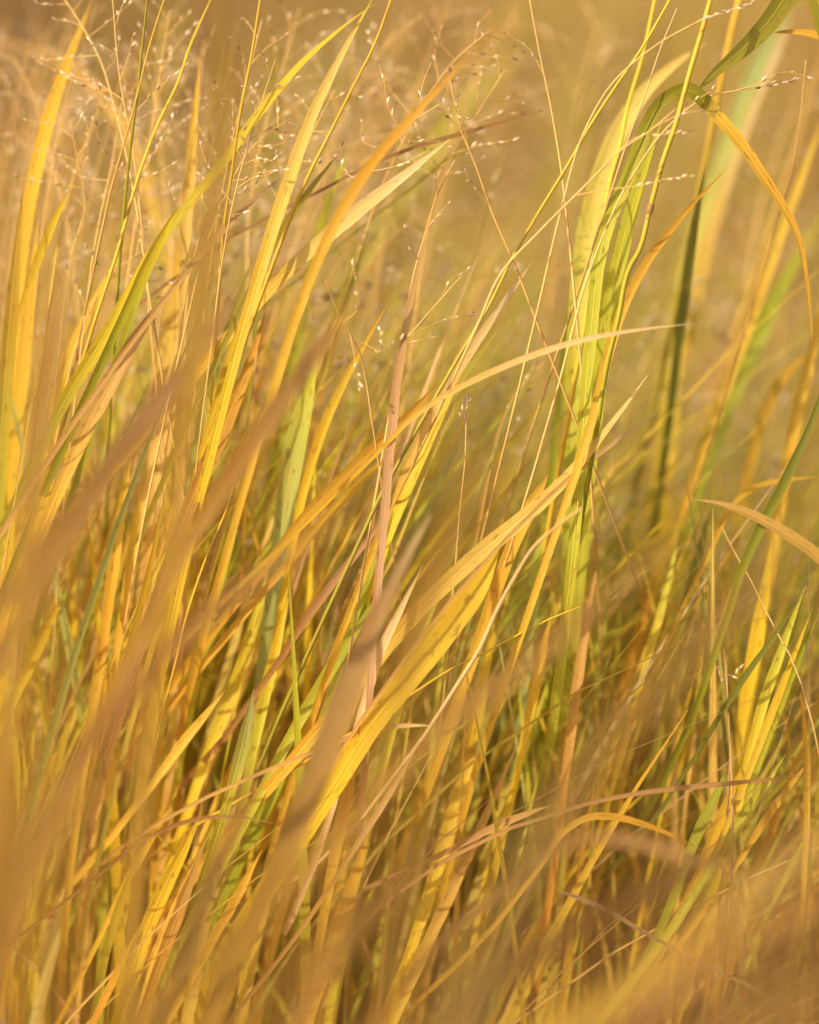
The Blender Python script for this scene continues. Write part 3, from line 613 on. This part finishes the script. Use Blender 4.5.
P_('soft seed head in the haze above the vivid green blade', 'straw', 3.35, 3, [730,380,745,290,760,210,780,140,812,70], 8, 110, top=.7, dark=.25)
P_('soft low seed head mixed into the yellow-green blade tips', 'straw', 3.05, 2.4, [60,420,75,350,95,300,120,268,150,245], 7, 60, top=.6, dark=.5)
P_('soft seed head under the peach-tan leaf', 'straw', 3.15, 2.4, [300,420,330,340,358,280,388,240,420,215], 7, 80, top=.6, dark=.25)
P_('seed head showing above the flat tan needle', 'straw', 3.25, 2.6, [600,560,612,480,628,410,650,350,680,300], 8, 90, top=.6, dark=.2)
P_('low seed head behind the wide tan-olive blur', 'mauve', 3.1, 2.4, [690,780,700,700,705,640,716,580,735,530], 6, 70, top=.6, dark=.25)
P_('faint seed head behind the soft orange blade', 'straw', 3.3, 2.6, [600,760,620,690,640,620,655,570,680,520], 7, 90, top=.6, dark=.2)
P_('seed head in the dark corner farther back, very soft', 'straw', 3.5, 3.2, [10,330,22,230,35,140,52,70,80,10], 9, 110, top=.7, dark=.2)
P_('soft broad seed head in the centre of the top haze', 'straw', 3.6, 3.2, [330,330,345,220,362,130,385,60,420,0], 10, 130, top=.7, dark=.2)
P_('soft seed head between the bent tan blade and the olive thin stalk', 'straw', 3.1, 2.3, [120, 343, 138, 208, 150, 144, 160, 74, 170, 10], 9, 93, top=.65, dark=0.05)
P_('seed head fanning behind the upright pale gold blade', 'straw', 3.2, 2.5, [160, 352, 178, 220, 190, 162, 198, 98, 205, 40], 8, 63, top=.65, dark=0.1)
P_('small seed head under the arching tan leaf', 'straw', 3.04, 2.0, [80, 358, 98, 227, 110, 173, 120, 114, 130, 60], 10, 75, top=.65, dark=0.3)
P_('seed spray just below the dark corner', 'straw', 3.25, 2.3, [30, 340, 48, 205, 60, 139, 78, 66, 95, 0], 8, 60, top=.65, dark=0.1)
P_('faint seed head beside the foot of the tall mottled blade', 'straw', 3.1, 2.2, [55, 376, 73, 250, 85, 208, 78, 162, 70, 120], 8, 84, top=.65, dark=0.1)
P_('seed head weaving through the two gold thin stalks', 'straw', 3.05, 2.4, [200, 346, 218, 212, 230, 150, 246, 82, 262, 20], 7, 68, top=.65, dark=0.3)
P_('sharp seed head between the olive-gold strip and the tallest cream-yellow blade', 'straw', 3.0, 2.0, [210, 358, 228, 227, 240, 173, 258, 114, 275, 60], 7, 60, top=.65, dark=0.1)
P_("seed spray across the cream-yellow blade's middle", 'straw', 3.08, 2.4, [255, 367, 273, 239, 285, 191, 310, 138, 335, 90], 8, 70, top=.65, dark=0.2)
P_('very soft seed head filling the dark corner', 'straw', 3.35, 2.1, [-5, 349, 13, 216, 25, 156, 35, 90, 45, 30], 8, 94, top=.65, dark=0.1)
P_("seed head over the orange-brown diagonal blade's middle", 'straw', 3.15, 2.0, [300, 367, 318, 239, 330, 191, 358, 138, 385, 90], 8, 84, top=.65, dark=0.2)
P_('soft pale seed head touching the top edge above the orange-brown blade', 'straw', 3.25, 1.9, [370, 340, 388, 205, 400, 139, 425, 66, 450, 0], 10, 70, top=.65, dark=0.1)
P_('seed head beside the long dusky tip', 'straw', 3.12, 2.1, [410, 361, 428, 231, 440, 179, 472, 122, 505, 70], 9, 79, top=.65, dark=0.05)
P_('small seed spray over the rose-tan twisted leaf', 'straw', 3.05, 2.3, [175, 385, 193, 262, 205, 226, 228, 186, 250, 150], 9, 64, top=.65, dark=0.2)
P_('soft seed head low among yellow blades under the rose twisted leaf', 'straw', 3.15, 2.1, [150, 400, 168, 281, 180, 255, 198, 226, 215, 200], 9, 90, top=.65, dark=0.2)


# ------------------------------------------------------------------ the uncountable grass
def ground_grass(name, label, count, place, hgt, wid, cols, lean, mat, seg=7, across=2, sidebias=.6):
    mb = MB()
    for q in range(count):
        x, y = place(); p = Vector((x, y, 0)); h = hgt(x, y)
        if h <= .02: continue
        lx, ly = lean(); ww = wid() * .001
        c0, c1 = cols(x, y); c0 = jit(c0, .14); c1 = jit(c1, .14); droop = U(0, 1) ** 2.2 * .9
        pts, ws, cs = [], [], []
        for i in range(seg + 1):
            s = i / seg
            z = h * (s - droop * .28 * s ** 3.2); hx = (s ** 1.7) * h
            pts.append(p + Vector((lx * hx * (1 + droop * .8), ly * hx, z)))
            ws.append(ww * (.7 + .3 * min(1, s * 3)) * max(.05, 1 - s ** 3)); cs.append(mixc(c0, c1, s))
        a = U(0, math.pi) if R() > sidebias else U(-.5, .5)
        sd_ = Vector((math.cos(a), math.sin(a), 0))
        ribbon(mb, pts, ws, cs, 0, U(-.8, .8), .13, across, side=sd_)
    o = mb.build(name, mat); tagit(o, label, 'grass', None, 'stuff')
    return o
W = random.choices
def pick(*names):
    a = random.choice(names); b = random.choice(names); return PAL[a], PAL[b]
# thick stand around and behind the traced blades (depth 3.1 - 4.4 m)
def top_px(x):
    """how high the crowded stand reaches (photo row of its tips) across the picture"""
    pts = [(-80, 130), (0, 160), (80, 190), (180, 190), (280, 200), (350, 290), (420, 420), (500, 470), (560, 430), (640, 430), (720, 440), (819, 400), (900, 380)]
    for (a, b), (c, d) in zip(pts, pts[1:]):
        if a <= x <= c: return b + (d - b) * (x - a) / (c - a)
    return 400
def h_mid(x, y):
    D = (Vector((x, y, .5)) - CAM).dot(FWD); X = 409.5 + x * PXF / D
    Y = top_px(X + 60) + U(-10, 330)
    return max(.05, pix(0, Y, D).z)
def place_mid():
    y = .16 + 1.45 * R() ** 1.2 if R() < .9 else U(.05, .16); D = 3 + y
    return U(-.10 * D, .10 * D), y
def place_side():
    y = .06 + .5 * R(); D = 3 + y
    return U(-.085 * D, -.005 * D), y
MIX = ['gold'] * 5 + ['yellow'] * 6 + ['lime'] * 9 + ['green'] * 4 + ['cream'] * 3 + ['mint'] * 3 + ['amber'] * 2 + ['tan'] * 2 + ['olive', 'orange', 'pale', 'rose']
def cols_mid(x, y): return PAL[random.choice(MIX)], PAL[random.choice(MIX)]
ground_grass('grass', 'crowded golden and green grass filling in behind the sharp blades', 4600, place_mid, h_mid, lambda: U(2.5, 7.5), cols_mid,
             lambda: (random.gauss(.13, .17), random.gauss(.06, .1)), M_LEAF, 9, 2)
ground_grass('grass', 'slim gold and lime leaves packed under the airy seed heads', 520, place_side, h_mid, lambda: U(2.0, 6.0), cols_mid,
             lambda: (random.gauss(.2, .14), random.gauss(.05, .08)), M_LEAF, 11, 2, .8)
def place_open():
    y = .25 + 1.5 * R(); D = 3 + y
    return U(-.02 * D, .085 * D), y
def h_open(x, y):
    D = 3 + y; return pix(0, U(190, 520), D).z
ground_grass('grass', 'loose soft blades and stems rising through the haze past the lime cluster', 420, place_open, h_open, lambda: U(1.2, 6.0),
             lambda x, y: pick('gold', 'lime', 'olive', 'tan', 'brown', 'lime', 'green', 'straw'), lambda: (random.gauss(.2, .2), random.gauss(.05, .1)), M_LEAF, 9, 2, .7)
# fine dry stems and leaf litter low in the stand
ground_grass('grass', 'thin dry straw tangled low between the golden blades', 600, place_mid, lambda x, y: h_mid(x, y) * U(.6, 1.0), lambda: U(.7, 2.0),
             lambda x, y: pick('straw', 'tan', 'rose', 'mauve', 'gold'), lambda: (random.gauss(.5, .45), random.gauss(0, .3)), M_DRY, 8, 2)
# soft dry grass between the lens and the stand, thickened to imitate haze
def place_fg():
    y = U(-2.1, -.55); D = 3 + y
    return U(-.085 * D, .085 * D), y
def h_fg(x, y):
    D = (Vector((x, y, .5)) - CAM).dot(FWD); X = 409.5 + x * PXF / D
    base = 560 if X < 200 else 560 + (X - 200) * .34
    return max(.03, pix(0, base + U(0, 420), D).z)
ground_grass('grass', 'brown dry grass blurred to a veil close to the lens', 2300, place_fg, h_fg, lambda: U(.3, 1.3),
             lambda x, y: pick('mauve', 'bark', 'russet', 'bark', 'russet'), lambda: (random.gauss(.6, .3), random.gauss(0, .2)), M_DRY, 8, 2, .8)
# meadow behind, tan and brown
def place_bg():
    y = 1.9 + 9 * R() ** 1.6; D = 3 + y
    return U(-.20 * D - .2, .20 * D + .2), y
def h_bg(x, y):
    if y < 3.2: return U(.25, .46)
    return (U(.45, .8) + min(.35, (y - 3) * .06)) * (1.12 if x / (3 + y) < -.03 else 1)
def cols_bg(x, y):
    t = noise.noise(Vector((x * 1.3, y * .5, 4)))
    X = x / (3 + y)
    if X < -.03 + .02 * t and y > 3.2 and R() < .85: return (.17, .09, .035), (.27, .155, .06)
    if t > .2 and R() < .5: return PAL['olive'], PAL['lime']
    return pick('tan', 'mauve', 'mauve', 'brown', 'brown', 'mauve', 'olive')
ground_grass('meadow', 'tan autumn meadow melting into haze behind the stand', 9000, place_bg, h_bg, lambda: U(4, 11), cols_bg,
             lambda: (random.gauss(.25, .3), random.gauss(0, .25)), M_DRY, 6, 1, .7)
ground_grass('grass', 'thin tan stems standing loosely in the haze behind the stand', 850, lambda: (U(-.42, .42), U(1.4, 3.2)), lambda x, y: U(.45, .92), lambda: U(3, 9),
             lambda x, y: pick('olive', 'lime', 'brown', 'brown', 'umber', 'mauve', 'tan', 'brown', 'mint'), lambda: (random.gauss(.2, .35), random.gauss(0, .2)), M_DRY, 8, 1, .7)
# seed heads too many and too soft to tell apart
mb = MB()
for q in range(240):
    y = U(.15, 1.1); D = 3 + y; X = random.choice([U(-20, 420), U(-20, 820)])
    p = pix(X, U(10, 330) if X < 430 else U(10, 460), D); r = Vector((p.x - U(-.02, .16), p.y + U(-.05, .2), 0))
    c0 = jit(PAL[random.choice(['straw', 'tan', 'straw', 'olive'])], .12)
    A = [r.lerp(p, t) + Vector((-(.10) * (t - t * t) * p.z, 0, 0)) for t in [i / 10 for i in range(11)]]
    ribbon(mb, A, [.0022 - .0014 * i / 10 for i in range(11)], [c0] * 11, 0, 0, 0, 1)
    for k in range(9):
        t = .55 + .45 * k / 9; a0 = r.lerp(p, t) + Vector((-(.10) * (t - t * t) * p.z, 0, 0))
        dv = Vector((U(-1, 1), U(-.7, .7), U(.2, 1.0))).normalized() * U(.03, .06) * (1.4 - t * .6)
        bp = [a0 + dv * (i / 4) + Vector((0, 0, -.006 * (i / 4) ** 2)) for i in range(5)]
        ribbon(mb, bp, [.0007] * 5, [c0] * 5, 0, 0, 0, 1)
        for j in range(7):
            f = U(.35, 1) * 4; i = min(3, int(f)); o = bp[i].lerp(bp[i + 1], f - i)
            d = (dv.normalized() + Vector((U(-1, 1), U(-1, 1), U(-1, 1))) * .6).normalized()
            cs = jit((.82, .66, .44), .15) if R() < .8 else jit((.34, .2, .1), .2); b0 = len(mb.v)
            e1 = d.orthogonal().normalized() * .0015; e2 = d.cross(e1); ln = U(.004, .006)
            for v_ in (o, o + d * ln * .45 + e1, o + d * ln * .45 + e2, o + d * ln * .45 - e1, o + d * ln * .45 - e2, o + d * ln):
                mb.v.append(v_[:]); mb.uv.append((R() * 9, R() * 9)); mb.c.append(cs)
            for i in range(4):
                i2 = (i + 1) % 4; mb.f.append((b0, b0 + 1 + i, b0 + 1 + i2)); mb.f.append((b0 + 5, b0 + 1 + i2, b0 + 1 + i))
tagit(mb.build('grass', M_DRY), 'mist of fine seed heads behind and above the crowded stand', 'grass', None, 'stuff')
def place_far():
    y = 12 + 60 * R() ** 1.5; D = 3 + y
    return U(-.3 * D - 1, .3 * D + 1), y
ground_grass('meadow', 'far tan meadow grass closing off the view', 7000, place_far, lambda x, y: U(.7, 1.3) + (y - 12) * .01, lambda: U(15, 45), lambda x, y: pick('tan', 'rose', 'straw', 'mauve'),
             lambda: (random.gauss(.2, .3), 0), M_DRY, 5, 1, .8)


# ground
import bmesh
bm = bmesh.new()
S = 400; N = 40
for iy in range(N + 1):
    for ix in range(N + 1):
        x = (ix / N * 2 - 1); y = (iy / N * 2 - 1); x = x * abs(x) * S; y = y * abs(y) * S
        r = math.hypot(x, y); z = 0 if r < 12 else min(6, (r - 12) * .03) * noise.noise(Vector((x * .01, y * .01, 2))) * .6
        bm.verts.new((x, y, z))
bm.verts.ensure_lookup_table()
for iy in range(N):
    for ix in range(N):
        a = iy * (N + 1) + ix; bm.faces.new([bm.verts[a], bm.verts[a + 1], bm.verts[a + N + 2], bm.verts[a + N + 1]])
me = bpy.data.meshes.new('ground'); bm.to_mesh(me); bm.free(); me.materials.append(M_SOIL)
g = bpy.data.objects.new('ground', me); col.objects.link(g); tagit(g, 'brown soil and dry thatch under the grass', 'ground', None, 'structure')
